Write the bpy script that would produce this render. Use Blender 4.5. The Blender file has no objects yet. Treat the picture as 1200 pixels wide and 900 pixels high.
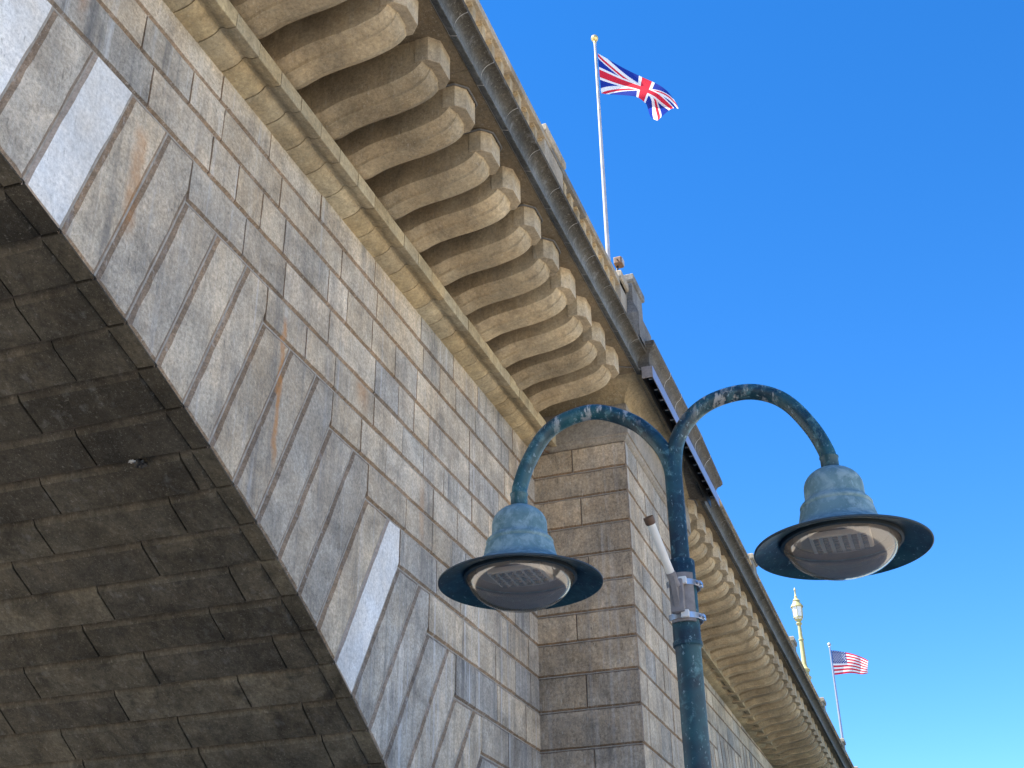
import bpy, bmesh, random
from math import *
from mathutils import Vector, Matrix
random.seed(7)
S=bpy.context.scene
col=S.collection

# ------------------------------------------------------------------ helpers
def link(o,parent=None):
    col.objects.link(o)
    if parent is not None: o.parent=parent
    return o
def thing(name,label,cat,loc=(0,0,0),group=None):
    o=bpy.data.objects.new(name,None); o.location=loc; o.empty_display_size=.2
    o['label']=label; o['category']=cat
    if group: o['group']=group
    return link(o)
def tag(o,label=None,cat=None,group=None,kind=None):
    if label: o['label']=label
    if cat: o['category']=cat
    if group: o['group']=group
    if kind: o['kind']=kind
    return o
class MB:
    """collects faces (each with a material slot and a tone) into one mesh"""
    def __init__(s): s.v=[]; s.f=[]; s.m=[]; s.t=[]
    def add(s,vs,fs,m=0,t=(1,1,1,0)):
        b=len(s.v); s.v+=[tuple(p) for p in vs]
        for f in fs: s.f.append(tuple(b+i for i in f)); s.m.append(m); s.t.append(t)
    def box(s,x0,x1,y0,y1,z0,z1,m=0,t=(1,1,1,0),b=0):
        if b<=0:
            vs=[(x,y,z) for z in(z0,z1) for y in(y0,y1) for x in(x0,x1)]
            s.add(vs,[(0,2,3,1),(4,5,7,6),(0,1,5,4),(2,6,7,3),(0,4,6,2),(1,3,7,5)],m,t); return
        bm=bmesh.new(); bmesh.ops.create_cube(bm,size=1)
        for v in bm.verts: v.co=Vector(((x0+x1)/2+v.co.x*(x1-x0),(y0+y1)/2+v.co.y*(y1-y0),(z0+z1)/2+v.co.z*(z1-z0)))
        bmesh.ops.bevel(bm,geom=bm.edges[:],offset=b,segments=2,affect='EDGES',profile=.6)
        s.bm(bm,m,t)
    def bm(s,bm,m=0,t=(1,1,1,0)):
        bm.verts.index_update()
        s.add([v.co[:] for v in bm.verts],[[v.index for v in f.verts] for f in bm.faces],m,t); bm.free()
    def sweep(s,prof,x0,x1,m=0,t=(1,1,1,0),nx=1,caps=True,dz=None,dy=None):
        """profile of (y,z) extruded along x; dz(x), dy(x) bend it"""
        n=len(prof); vs=[]
        for k in range(nx+1):
            x=x0+(x1-x0)*k/nx
            for (y,z) in prof: vs.append((x,y+(dy(x) if dy else 0),z+(dz(x) if dz else 0)))
        fs=[]
        if isinstance(t,list):
            b=len(s.v); s.add(vs,[],m)
            for k in range(nx):
                for i in range(n):
                    j=(i+1)%n; s.f.append((b+k*n+i,b+k*n+j,b+(k+1)*n+j,b+(k+1)*n+i)); s.m.append(m); s.t.append(t[i])
            s.f+=[tuple(b+i for i in range(n-1,-1,-1)),tuple(b+nx*n+i for i in range(n))]; s.m+=[m,m]; s.t+=[t[0],t[0]]; return
        for k in range(nx):
            for i in range(n):
                j=(i+1)%n; fs.append((k*n+i,k*n+j,(k+1)*n+j,(k+1)*n+i))
        if caps: fs.append(tuple(range(n-1,-1,-1))); fs.append(tuple(nx*n+i for i in range(n)))
        s.add(vs,fs,m,t)
    def tube(s,pts,r,seg=14,m=0,t=(1,1,1,0),caps=True):
        pts=[Vector(p) for p in pts]; n=len(pts)
        rs=r if isinstance(r,(list,tuple)) else [r]*n
        tan=[(pts[min(i+1,n-1)]-pts[max(i-1,0)]).normalized() for i in range(n)]
        up=Vector((0,0,1)) if abs(tan[0].z)<.9 else Vector((1,0,0))
        nrm=(up-tan[0]*up.dot(tan[0])).normalized(); vs=[]
        for i in range(n):
            nrm=(nrm-tan[i]*nrm.dot(tan[i])).normalized(); bn=tan[i].cross(nrm)
            for k in range(seg):
                a=2*pi*k/seg; vs.append(pts[i]+(nrm*cos(a)+bn*sin(a))*rs[i])
        fs=[(i*seg+k,i*seg+(k+1)%seg,(i+1)*seg+(k+1)%seg,(i+1)*seg+k) for i in range(n-1) for k in range(seg)]
        if caps: fs.append(tuple(range(seg-1,-1,-1))); fs.append(tuple((n-1)*seg+k for k in range(seg)))
        s.add(vs,fs,m,t)
    def lathe(s,prof,c=(0,0,0),seg=48,m=0,t=(1,1,1,0)):
        n=len(prof); vs=[]
        for (r,z) in prof:
            for k in range(seg):
                a=2*pi*k/seg; vs.append((c[0]+r*cos(a),c[1]+r*sin(a),c[2]+z))
        fs=[(i*seg+k,i*seg+(k+1)%seg,(i+1)*seg+(k+1)%seg,(i+1)*seg+k) for i in range(n-1) for k in range(seg)]
        s.add(vs,fs,m,t)
    def build(s,name,mats,parent=None,smooth=None,recalc=True):
        me=bpy.data.meshes.new(name); me.from_pydata(s.v,[],s.f)
        for mm in (mats if isinstance(mats,(list,tuple)) else [mats]): me.materials.append(mm)
        me.polygons.foreach_set('material_index',s.m)
        at=me.attributes.new('tone','FLOAT_COLOR','FACE')
        at.data.foreach_set('color',[c for t in s.t for c in t])
        if recalc:
            bm=bmesh.new(); bm.from_mesh(me); bmesh.ops.recalc_face_normals(bm,faces=bm.faces[:]); bm.to_mesh(me); bm.free()
        me.update()
        if smooth: me.shade_smooth(); me.set_sharp_from_angle(angle=radians(smooth))
        return link(bpy.data.objects.new(name,me),parent)
def catmull(P,k=6):
    out=[]; n=len(P)
    for i in range(n-1):
        p0=Vector(P[max(i-1,0)]);p1=Vector(P[i]);p2=Vector(P[i+1]);p3=Vector(P[min(i+2,n-1)])
        for j in range(k):
            t=j/k; out.append(.5*((2*p1)+(p2-p0)*t+(2*p0-5*p1+4*p2-p3)*t*t+(3*p1-p0-3*p2+p3)*t**3))
    out.append(Vector(P[-1])); return out

# ------------------------------------------------------------------ materials
class NT:
    def __init__(s,name):
        s.mat=bpy.data.materials.new(name); s.mat.use_nodes=True; s.t=s.mat.node_tree
        s.n=s.t.nodes; s.b=s.n['Principled BSDF']; s.out=s.n['Material Output']
        s.tc=s.n.new('ShaderNodeNewGeometry').outputs['Position']
    def L(s,a,b): s.t.links.new(a,b)
    def put(s,v,sock):
        if hasattr(v,'is_output'): s.L(v,sock)
        elif isinstance(v,(tuple,list)): sock.default_value=tuple(v)+((1,) if len(v)==3 and sock.type=='RGBA' else ())
        else: sock.default_value=v
    def map(s,sc=(1,1,1),rot=(0,0,0),loc=(0,0,0)):
        m=s.n.new('ShaderNodeMapping'); s.L(s.tc,m.inputs[0]); m.inputs['Scale'].default_value=sc; m.inputs['Rotation'].default_value=rot; m.inputs['Location'].default_value=loc
        return m.outputs[0]
    def noise(s,sc,det=6,ro=.6,vec=None,dist=0):
        n=s.n.new('ShaderNodeTexNoise'); s.L(vec or s.tc,n.inputs['Vector']); n.inputs['Scale'].default_value=sc; n.inputs['Detail'].default_value=det; n.inputs['Roughness'].default_value=ro; n.inputs['Distortion'].default_value=dist
        return n.outputs['Fac']
    def voro(s,sc,vec=None,feat='F1'):
        n=s.n.new('ShaderNodeTexVoronoi'); n.feature=feat; s.L(vec or s.tc,n.inputs['Vector']); n.inputs['Scale'].default_value=sc
        return n.outputs['Distance']
    def rng(s,v,a,b,c=0,d=1):
        n=s.n.new('ShaderNodeMapRange'); s.put(v,n.inputs[0])
        for i,x in enumerate((a,b,c,d)): n.inputs[i+1].default_value=x
        return n.outputs[0]
    def math(s,op,a,b=0):
        n=s.n.new('ShaderNodeMath'); n.operation=op; s.put(a,n.inputs[0]); s.put(b,n.inputs[1]); return n.outputs[0]
    def mix(s,f,a,b,bt='MIX'):
        n=s.n.new('ShaderNodeMix'); n.data_type='RGBA'; n.blend_type=bt; s.put(f,n.inputs[0]); s.put(a,n.inputs[6]); s.put(b,n.inputs[7]); return n.outputs[2]
    def grey(s,v):
        n=s.n.new('ShaderNodeCombineColor'); 
        for i in range(3): s.L(v,n.inputs[i])
        return n.outputs[0]
    def tone(s):
        n=s.n.new('ShaderNodeAttribute'); n.attribute_name='tone'; return n.outputs['Color'],n.outputs['Alpha']
    def bump(s,h,st=.4,d=.01):
        n=s.n.new('ShaderNodeBump'); n.inputs['Strength'].default_value=st; n.inputs['Distance'].default_value=d; s.L(h,n.inputs['Height']); s.L(n.outputs[0],s.b.inputs['Normal'])
    def fin(s,c,rough=.8,metal=0,spec=.3):
        s.put(c,s.b.inputs['Base Color']); s.put(rough,s.b.inputs['Roughness']); s.b.inputs['Metallic'].default_value=metal; s.b.inputs['Specular IOR Level'].default_value=spec
        return s.mat

def stone(name,base=None,streak=1.,mott=(.58,1.40),grain=(.55,1.50),white=.8,dirt=(.075,.08,.09),bump=.8,speck=.5,rust=False,objvar=(1,1)):
    m=NT(name); tc,ta=m.tone()
    c=tc if base is None else m.mix(1,tc,base,'MULTIPLY')
    n1=m.rng(m.noise(1.9,10,.72,dist=.5),.3,.7,*mott); n2n=m.noise(24,8,.78); n2=m.rng(n2n,.32,.68,*grain)
    n0=m.rng(m.noise(.55,4,.6),.32,.68,.74,1.16)
    c=m.mix(1,c,m.grey(m.math('MULTIPLY',m.math('MULTIPLY',n1,n2),n0)),'MULTIPLY')
    # warm / cool drift in the stone itself
    w=m.rng(m.noise(2.6,6,.6,m.map(loc=(5,3,9))),.38,.68)
    c=m.mix(m.math('MULTIPLY',w,.35),c,m.mix(1,c,(1.18,1.0,.78),'MULTIPLY'))
    oi=m.n.new('ShaderNodeObjectInfo'); c=m.mix(1,c,m.grey(m.rng(oi.outputs['Random'],0,1,*objvar)),'MULTIPLY')
    # small pits and pale crystals
    p=m.rng(m.noise(95,2,.5),.64,.72); c=m.mix(m.math('MULTIPLY',p,speck),c,(.62,.6,.56))
    p2=m.rng(m.noise(70,3,.5,m.map(loc=(3,1,7))),.62,.72); c=m.mix(m.math('MULTIPLY',p2,speck*.9),c,(.05,.045,.04))
    # pale and dark tool scratches, slanting
    t1=m.rng(m.noise(1.,4,.6,m.map((34,34,7),(0,.45,0))),.60,.70); c=m.mix(m.math('MULTIPLY',t1,.42*speck/.5),c,(.58,.55,.5))
    t2=m.rng(m.noise(1.,4,.6,m.map((30,30,6),(0,-.5,0),(3,8,1))),.61,.70); c=m.mix(m.math('MULTIPLY',t2,.5*speck/.5),c,(.07,.06,.05))
    # run-off streaks: dark ones and lime-white ones
    sv=m.map((5.2,5.2,.32)); s1=m.rng(m.noise(1.,5,.62,sv),.5,.72)
    amt=m.rng(ta,0,1,.24*streak,.95*streak)
    c=m.mix(m.math('MULTIPLY',s1,amt),c,dirt)
    sw=m.map((7.5,7.5,.26),loc=(11,4,2)); s2=m.rng(m.noise(1.,5,.6,sw),.57,.74)
    c=m.mix(m.math('MULTIPLY',m.math('MULTIPLY',s2,amt),white),c,(.62,.64,.66))
    if rust:
        sep=m.n.new('ShaderNodeSeparateXYZ'); m.L(m.tc,sep.inputs[0]); X,Z=sep.outputs[0],sep.outputs[2]
        wob=m.math('MULTIPLY',m.math('SUBTRACT',m.noise(3,4),.5),.16)
        for x0,hw,za,zb,a in RUST:
            d=m.math('ABSOLUTE',m.math('SUBTRACT',m.math('ADD',X,wob),x0)); f=m.rng(d,hw*.35,hw,1,0)
            g=m.math('MULTIPLY',m.rng(Z,za,za+.3),m.rng(Z,zb-.15,zb,1,0))
            c=m.mix(m.math('MULTIPLY',m.math('MULTIPLY',m.math('MULTIPLY',f,g),m.rng(m.noise(9,5,.7),.3,.6,.35,1)),a),c,(.42,.20,.07))
    h=m.math('ADD',m.math('MULTIPLY',n2n,.5),m.math('MULTIPLY',m.noise(13,6,.65,m.map((1,1,.45),(0,.5,0))),1.))
    m.bump(h,bump,.02)
    return m.fin(c,.86,0,.25)

M={}
RUST=[(9.85,.055,6.9,8.75,.95),(7.12,.12,7.9,9.2,.55),(11.75,.22,8.5,8.95,.6),(6.1,.08,9.5,10.7,.4),(13.6,.1,7.4,8.4,.35)]
M['wall']=stone('weathered_granite',rust=True)
M['white']=stone('pale_new_granite',streak=.35,mott=(.84,1.12),grain=(.68,1.26),white=.2,speck=.42,bump=.3)
M['soffit']=stone('sooty_granite',streak=.9,mott=(.30,1.6),grain=(.6,1.4),white=.12,dirt=(.02,.018,.015),bump=.6,speck=.16)
M['warm']=stone('warm_carved_granite',streak=.45,mott=(.62,1.3),grain=(.68,1.35),objvar=(.86,1.14),white=.25,dirt=(.07,.055,.04),bump=.3,speck=.3)
M['cornice']=stone('blackened_cornice_stone',streak=.6,mott=(.6,1.3),white=.35,dirt=(.03,.035,.04),bump=.3,speck=.2)
def simple(name,c,rough=.6,metal=0,var=.25,sc=8,bump=0,spec=.4):
    m=NT(name); n=m.noise(sc,6,.65); k=m.rng(n,.3,.7,1-var,1+var)
    cc=m.mix(1,c,m.grey(k),'MULTIPLY')
    if bump: m.bump(m.noise(sc*6,4),bump,.01)
    return m.fin(cc,rough,metal,spec)
M['mortar']=simple('lime_mortar',(.30,.275,.235),.95,var=.3,sc=14,bump=.3)
M['mortar_dark']=simple('dirty_mortar',(.07,.055,.045),.95,var=.4,sc=14)
M['joint']=simple('pale_pointing',(.42,.41,.39),.9)
M['ground']=simple('pale_concrete_ground',(.52,.46,.375),.95,var=.15,sc=.8)
M['asphalt']=simple('asphalt',(.05,.05,.052),.9)
def verdigris(name,base,light,dark,cut=(.45,.62),drop=False,rough=.5):
    m=NT(name); n=m.noise(16,8,.7,dist=.4); n2=m.noise(5,5,.6,m.map(loc=(4,2,8)))
    c=m.mix(m.rng(n2,.4,.62),dark,base)
    c=m.mix(m.math('MULTIPLY',m.rng(n,*cut),.8),c,light)
    f=m.rng(m.noise(60,3,.6,m.map((1,1,.6))),.62,.7); c=m.mix(m.math('MULTIPLY',f,.55),c,(.32,.44,.46))
    if drop:
        sep=m.n.new('ShaderNodeSeparateXYZ'); m.L(m.tc,sep.inputs[0])
        d=m.math('MULTIPLY',m.rng(sep.outputs[2],4.28,4.4),m.rng(m.noise(1,5,.7,m.map((16,22,7))),.53,.6))
        c=m.mix(m.math('MULTIPLY',d,.85),c,(.5,.47,.42))
    m.bump(n,.15,.004)
    return m.fin(c,rough,.0,.45)
M['lamp_dark']=verdigris('dark_blue_green_paint',(.022,.088,.100),(.12,.25,.26),(.010,.030,.042),(.52,.7),True,.42)
M['lamp_pole']=verdigris('blue_patina_paint',(.018,.082,.100),(.12,.27,.29),(.007,.024,.042),(.55,.75),False,.58)
M['lamp_bell']=verdigris('pale_verdigris_paint',(.17,.275,.29),(.30,.40,.41),(.10,.18,.19),(.46,.60),False,.68)
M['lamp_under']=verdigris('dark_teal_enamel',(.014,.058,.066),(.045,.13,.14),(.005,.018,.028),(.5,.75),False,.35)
M['rim']=simple('worn_rim',(.04,.05,.05),.5)
M['grey_metal']=simple('galvanised_bracket',(.23,.205,.195),.65,.0,.25,20)
M['steel']=simple('stainless_clip',(.55,.56,.6),.3,.8,.1)
M['black']=simple('black_metal',(.008,.008,.009),.5)
M['pipe']=simple('cream_pvc',(.82,.75,.64),.5,0,.1,10)
M['trough_front']=simple('pale_grey_enamel',(.30,.30,.36),.28,.35,.08,5)
M['cable']=simple('grey_conduit',(.10,.10,.10),.5)
M['pole_white']=simple('white_flagpole_paint',(.42,.42,.43),.3,.2,.2,6)
M['gold']=simple('gilt_ball',(.65,.50,.22),.3,.6,.1)
M['pole_grey']=simple('grey_flagpole_metal',(.30,.31,.38),.35,.4,.1)
M['cream']=simple('cream_green_paint',(.36,.345,.16),.5,0,.15,20)
M['lamp_glass_white']=simple('frosted_lantern_pane',(.78,.80,.76),.3,0,.05)
M['rust']=simple('rust_brown',(.25,.10,.05),.8)
M['brown']=simple('brown_housing',(.15,.085,.05),.6)
def cloth(name,c):
    m=NT(name); n=m.rng(m.noise(60,2),.3,.7,.92,1.05); cc=m.mix(1,c,m.grey(n),'MULTIPLY'); m.fin(cc,.85,0,.2)
    tr=m.n.new('ShaderNodeBsdfTranslucent'); m.L(cc,tr.inputs[0]); mx=m.n.new('ShaderNodeMixShader'); mx.inputs[0].default_value=.45
    m.L(m.b.outputs[0],mx.inputs[1]); m.L(tr.outputs[0],mx.inputs[2]); m.L(mx.outputs[0],m.out.inputs[0]); return m.mat
M['red']=cloth('red_flag_cloth',(.62,.025,.05)); M['fwhite']=cloth('white_flag_cloth',(.78,.78,.78)); M['blue']=cloth('blue_flag_cloth',(.012,.035,.28))
M['navy']=cloth('navy_flag_cloth',(.03,.05,.20))
def glass(name):
    m=NT(name); g=m.n.new('ShaderNodeBsdfGlossy'); g.inputs['Roughness'].default_value=.09; g.inputs['Color'].default_value=(.95,.97,1,1)
    t=m.n.new('ShaderNodeBsdfTransparent'); t.inputs[0].default_value=(.93,.86,.76,1)
    f=m.n.new('ShaderNodeFresnel'); f.inputs[0].default_value=1.4; k=m.math('ADD',m.math('MULTIPLY',f.outputs[0],.5),.10)
    d=m.n.new('ShaderNodeBsdfDiffuse'); m.L(m.mix(m.rng(m.noise(7,4),.3,.7),(.47,.39,.30),(.58,.49,.39)),d.inputs[0])  # beige haze of the bowl, also standing in for ground reflections
    m1=m.n.new('ShaderNodeMixShader'); m1.inputs[0].default_value=.17; m.L(t.outputs[0],m1.inputs[1]); m.L(d.outputs[0],m1.inputs[2])
    mx=m.n.new('ShaderNodeMixShader'); m.L(k,mx.inputs[0]); m.L(m1.outputs[0],mx.inputs[1]); m.L(g.outputs[0],mx.inputs[2]); m.L(mx.outputs[0],m.out.inputs[0]); return m.mat
M['glass']=glass('clear_lamp_bowl')
M['reflector']=simple('grey_reflector_plate',(.46,.40,.34),.45,.1,.08,9)
M['reflector_rim']=simple('brown_reflector_rim',(.20,.165,.14),.5)
M['led']=simple('led_board',(.78,.74,.68),.5,0,.1)
M['ledchip']=simple('led_lens_rows',(.16,.15,.14),.25)
M['leaf']=simple('leaf_green',(.06,.09,.03),.7,0,.5,3); M['bark']=simple('bark',(.12,.09,.06),.9)

# ------------------------------------------------------------------ dimensions (metres; x along the bridge, y into it)
CX,CZ,RA=-.532,-15.909,24.398        # arch circle
XP,XQ=18.32,23.10                     # pier between the two spans
YW,YP=6.0,4.38                        # wall face and pier face
SHIFT=42.42
YB=19.0                               # far face of the bridge
def ang(j): return radians(15.25+1.175*(j-1))
def dzs(x): return .010*(x-XP) if x<XP else (-.017*(x-XP))
def dzo(x): return 0 if x<XP else -.026*(x-XP)
def dyo(x): return 0 if x<XQ-.2 else .08
GR=[(9.94,-12,-3),(9.42,-3,4),(8.90,4,7),(8.44,7,10),(7.95,10,12),(7.48,12,14),(6.96,14,16),(6.41,16,18),(5.82,18,20),(5.28,20,22),(4.75,22,24),(4.20,24,26),(3.65,26,28),(3.10,28,30),(2.55,30,32)]
def jx(j,z):   # x on radial joint j at height z
    return CX+(z-CZ)*tan(ang(j))
def jin(j): return (CX+RA*sin(ang(j)),CZ+RA*cos(ang(j)))
def clip(poly,xm):
    out=[]
    for i in range(len(poly)):
        a,b=poly[i],poly[(i+1)%len(poly)]
        if a[0]<=xm: out.append(a)
        if (a[0]<=xm)!=(b[0]<=xm):
            t=(xm-a[0])/(b[0]-a[0]); out.append((xm,a[1]+t*(b[1]-a[1])))
    return out
def clean(p):
    o=[]
    for q in p:
        if not o or hypot(q[0]-o[-1][0],q[1]-o[-1][1])>.004: o.append(q)
    if len(o)>1 and hypot(o[0][0]-o[-1][0],o[0][1]-o[-1][1])<.004: o.pop()
    return o
def area(p): return .5*sum(p[i][0]*p[(i+1)%len(p)][1]-p[(i+1)%len(p)][0]*p[i][1] for i in range(len(p)))
def inset(p,d):
    """p counter-clockwise; d list of per-edge insets"""
    n=len(p); L=[]
    for i in range(n):
        a,b=p[i],p[(i+1)%n]; l=hypot(b[0]-a[0],b[1]-a[1]); nx,ny=-(b[1]-a[1])/l,(b[0]-a[0])/l
        L.append(((a[0]+nx*d[i],a[1]+ny*d[i]),((b[0]-a[0])/l,(b[1]-a[1])/l)))
    out=[]
    for i in range(n):
        (p1,d1),(p2,d2)=L[i-1],L[i]; den=d1[0]*d2[1]-d1[1]*d2[0]
        if abs(den)<1e-4: out.append(p2); continue
        t=((p2[0]-p1[0])*d2[1]-(p2[1]-p1[1])*d2[0])/den; out.append((p1[0]+d1[0]*t,p1[1]+d1[1]*t))
    return out
def stone_block(mb,poly,place,tone,mat=0,cham=.03,vert=.007,depth=.03,rng=random,jit=.007,keep=()):
    """poly in a 2-d plane; place(u,v,d) maps to 3-d with d the distance sunk behind the face"""
    p=clean(poly)
    if len(p)<3 or abs(area(p))<.004: return
    if area(p)<0: p=p[::-1]
    n=len(p); dd=[]
    for i in range(n):
        a,b=p[i],p[(i+1)%n]; dx,dy=abs(b[0]-a[0]),abs(b[1]-a[1])
        dd.append(vert if dx<.02 else cham)
    base=inset(p,[.004]*n)
    # resample both outlines the same way and roughen the worn arris
    B=[];F=[]; fr=inset(p,[.004+x for x in dd])
    for i in range(n):
        a,b=base[i],base[(i+1)%n]; c,d=fr[i],fr[(i+1)%n]; k=max(1,int(hypot(b[0]-a[0],b[1]-a[1])/.16))
        for q in range(k):
            t=q/k; jj=jit if dd[i]>.01 else jit*.3
            B.append((a[0]+(b[0]-a[0])*t,a[1]+(b[1]-a[1])*t))
            F.append((c[0]+(d[0]-c[0])*t+rng.uniform(-jj,jj),c[1]+(d[1]-c[1])*t+rng.uniform(-jj,jj)))
    off=rng.uniform(-.004,.004); m=len(B)
    vs=[place(u,v,depth) for u,v in B]+[place(u,v,off) for u,v in F]
    fs=[(i,(i+1)%m,m+(i+1)%m,m+i) for i in range(m)]
    mb.add(vs,fs,mat,(tone[0]*.58,tone[1]*.49,tone[2]*.425,tone[3]*.3)); mb.add(vs[m:],[tuple(range(m))],mat,tone)  # chamfers browned and darkened: joint dirt plus shade put into the colour
TONES=[(.34,.312,.272),(.355,.322,.275),(.325,.303,.272),(.365,.325,.27),(.305,.292,.272),(.335,.312,.28),(.375,.335,.28)]
BLUES=[(.265,.263,.26),(.285,.28,.27),(.24,.24,.238),(.30,.293,.278)]
def pick(x,z,side=0):
    pb=min(.5,max(.05,.05+.05*(x-10)+.05*(8-z)))
    if random.random()<pb: b=random.choice(BLUES); st=random.uniform(.35,1)
    else: b=random.choice(TONES); st=random.uniform(0,.5)+(.25 if pb>.3 else 0)
    k=random.uniform(.86,1.10)*1.2
    if random.random()<.07: k*=.82
    return (b[0]*k*1.09,b[1]*k*1.02,b[2]*k*.91,min(1,st))

# ------------------------------------------------------------------ the bridge
bridge=thing('stone_bridge','long weathered granite arch bridge with a row of scrolled corbels under its cornice','bridge',(0,0,0))
def face(u,v,d): return (u,YW+d,v)

mb=MB()
def polyV(j):
    z=None
    for i,(zt,a,b) in enumerate(GR):
        if a<=j<b:
            z=zt; zn=GR[i+1][0] if (j+1==b and i+1<len(GR)) else zt; break
    a=[jin(j+q*.25) for q in range(5)]
    P=[a[0]]+a[1:]+[(jx(j+1,zn),zn)]
    if zn<z: P.append((jx(j+1,zn),z))
    P.append((jx(j,z),z)); return P
WHITE_J=(-1,1,13)
for sgn in (1,-1):
    for j in range(-12,32):
        P=clip(polyV(j),XP)
        if len(P)<3: continue
        x=sum(q[0] for q in P)/len(P); z=sum(q[1] for q in P)/len(P); mat=0; t=pick(x,z)
        if sgn==1 and j in WHITE_J: mat=1; t=(.70,.69,.665,.2)
        if sgn==-1: P=[(2*CX-u,v) for u,v in P]
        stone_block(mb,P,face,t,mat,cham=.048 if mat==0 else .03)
    # horizontal courses between the stepped ring and the pier
    rows=[(GR[i][0],GR[i+1][0],jx(GR[i][2],GR[i+1][0])) for i in range(len(GR)-1)]
    for zt,zb,xs in rows:
        x=xs; first=True
        while x<XP-.05:
            l=random.choice((.5,.7,.85,1.05,1.25,1.5)) if not first else random.uniform(.6,1.2); first=False
            e=min(x+l,XP); e=XP if XP-e<.35 else e
            P=[(x,zb),(e,zb),(e,zt),(x,zt)]; t=pick(x,zb); mat=0
            if sgn==-1: P=[(2*CX-u,v) for u,v in P]
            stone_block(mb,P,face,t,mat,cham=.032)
            x=e
for zb,zt in ((9.94,10.40),(10.40,10.90)):
    x=2*CX-XP
    while x<XP-.05:
        e=min(x+random.choice((.6,.8,1.,1.2,1.5)),XP); e=XP if XP-e<.35 else e
        stone_block(mb,[(x,zb),(e,zb),(e,zt),(x,zt)],face,pick(x,zb),0,cham=.03); x=e
# mortar bed behind the stones (ring shaped strip) and plain wall behind the corbels
N=60; vs=[]; fs=[]
a1=asin((XP-CX)/RA)
for i in range(N+1):
    a=-a1+2*a1*i/N; x=CX+RA*sin(a); z=CZ+RA*cos(a); vs+=[(CX+(RA+.03)*sin(a),YW+.026,CZ+(RA+.03)*cos(a)),(x,YW+.026,10.9)]
for i in range(N): fs.append((2*i,2*i+2,2*i+3,2*i+1))
mb.add(vs,fs,2)
mb.box(2*CX-XP,XP,YW+.03,YW+.5,10.9,12.0,0,(.17,.135,.10,.2))  # darker colour paints in the shade of the gaps between corbels
wall=mb.build('wall',[M['wall'],M['white'],M['mortar']],bridge)
w2=wall.copy(); w2.location=(SHIFT,0,0); link(w2,bridge)

# rust run on the wall
# (part of the stone: a narrow iron stain on the face of two stones)
# arch underside: courses of stone across the whole width
mb=MB()
def cyl(a,y,d): r=RA+d; return (CX+r*sin(a),y,CZ+r*cos(a))
FIRST={4:.8,8:.74,9:1.335,10:.58,11:1.06,12:.55,6:1.2,7:.35,13:1.2,5:1.5}
STONE_L=1.57
for j in range(-34,32):
    a0,a1_=ang(j),ang(j+1)
    if CX+RA*sin(a1_)>XP+.4 or CX+RA*sin(a0)<2*CX-XP-.4: continue
    y=YW; l=FIRST.get(j,random.uniform(.4,1.5)); row=random.choice((.62,.8,.95,1.1,1.3))
    while y<YB:
        e=min(y+l,YB); l=STONE_L
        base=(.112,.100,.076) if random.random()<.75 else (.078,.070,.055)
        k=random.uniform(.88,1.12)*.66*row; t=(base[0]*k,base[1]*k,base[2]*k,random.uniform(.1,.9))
        g=.004; A0=a0+g/RA; A1=a1_-g/RA; y0=y+(.0 if y==YW else .003); y1=e-.003
        hb=.05/RA; hl=.035; hv=.008  # chamfer along the courses, small one at the ends
        r0=.042; off=random.uniform(-.006,.006); tilt=.018
        # outer ring at depth r0, inner ring proud; the upper edge keeps a wide draft
        yA=y0+(.006 if y==YW else hv); yB=y1-hv
        ring0=[cyl(A0,y0,r0),cyl(A1,y0,r0),cyl(A1,y1,r0),cyl(A0,y1,r0)]
        B0=A0+.085/RA; B1=A1-.022/RA
        jt=lambda:random.uniform(-.006,.006)
        if y==YW:
            # drafted margin at the face of the arch
            m0=YW+.20
            mb.add([cyl(A0+.01/RA,YW+.001,.0),cyl(A1-.01/RA,YW+.001,.0),cyl(A1-.01/RA,m0-.02,.004),cyl(A0+.01/RA,m0,.004)],[(0,1,2,3)],0,(t[0]*1.2,t[1]*1.18,t[2]*1.12,.1))
            mb.add([cyl(A0,YW+.03,r0+.02),cyl(A1,YW+.03,r0+.02),cyl(A1-.01/RA,YW+.001,0),cyl(A0+.01/RA,YW+.001,0)],[(0,1,2,3)],0,t)
            mb.add([cyl(A0,YW+.02,r0),cyl(A0+.01/RA,YW+.001,0),cyl(A0+.01/RA,m0,.004),cyl(A0,m0,r0)],[(0,1,2,3)],0,t)
            mb.add([cyl(A1,YW+.02,r0),cyl(A1-.01/RA,YW+.001,0),cyl(A1-.01/RA,m0,.004),cyl(A1,m0,r0)],[(0,1,2,3)],0,t)
            yA=m0+.03; ring0[0]=cyl(A0,m0,r0*.6); ring0[1]=cyl(A1,m0-.02,r0*.6)
        ring1=[cyl(B0+jt()/RA,yA,off-tilt*.2),cyl(B1+jt()/RA,yA,off-tilt),cyl(B1+jt()/RA,yB,off-tilt),cyl(B0+jt()/RA,yB,off-tilt*.2)]
        mb.add(ring0+ring1,[(1,2,6,5),(2,3,7,6),(0,1,5,4)],0,(t[0]*.7,t[1]*.7,t[2]*.7,t[3])); mb.add(ring0+ring1,[(3,0,4,7)],0,(t[0]*.55+.05,t[1]*.55+.044,t[2]*.55+.034,.15))  # upper draft facet painted lighter to stand in for its shading
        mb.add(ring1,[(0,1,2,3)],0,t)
        y=e
vs=[];fs=[];NN=80
for i in range(NN+1):
    a=-a1+2*a1*i/NN
    for yy in (YW+.012,YB): vs.append(cyl(a,yy,.036))
for i in range(NN): fs.append((2*i,2*i+1,2*i+3,2*i+2))
mb.add(vs,fs,1)
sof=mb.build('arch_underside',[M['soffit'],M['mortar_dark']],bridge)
s2=sof.copy(); s2.location=(SHIFT,0,0); link(s2,bridge)

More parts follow.
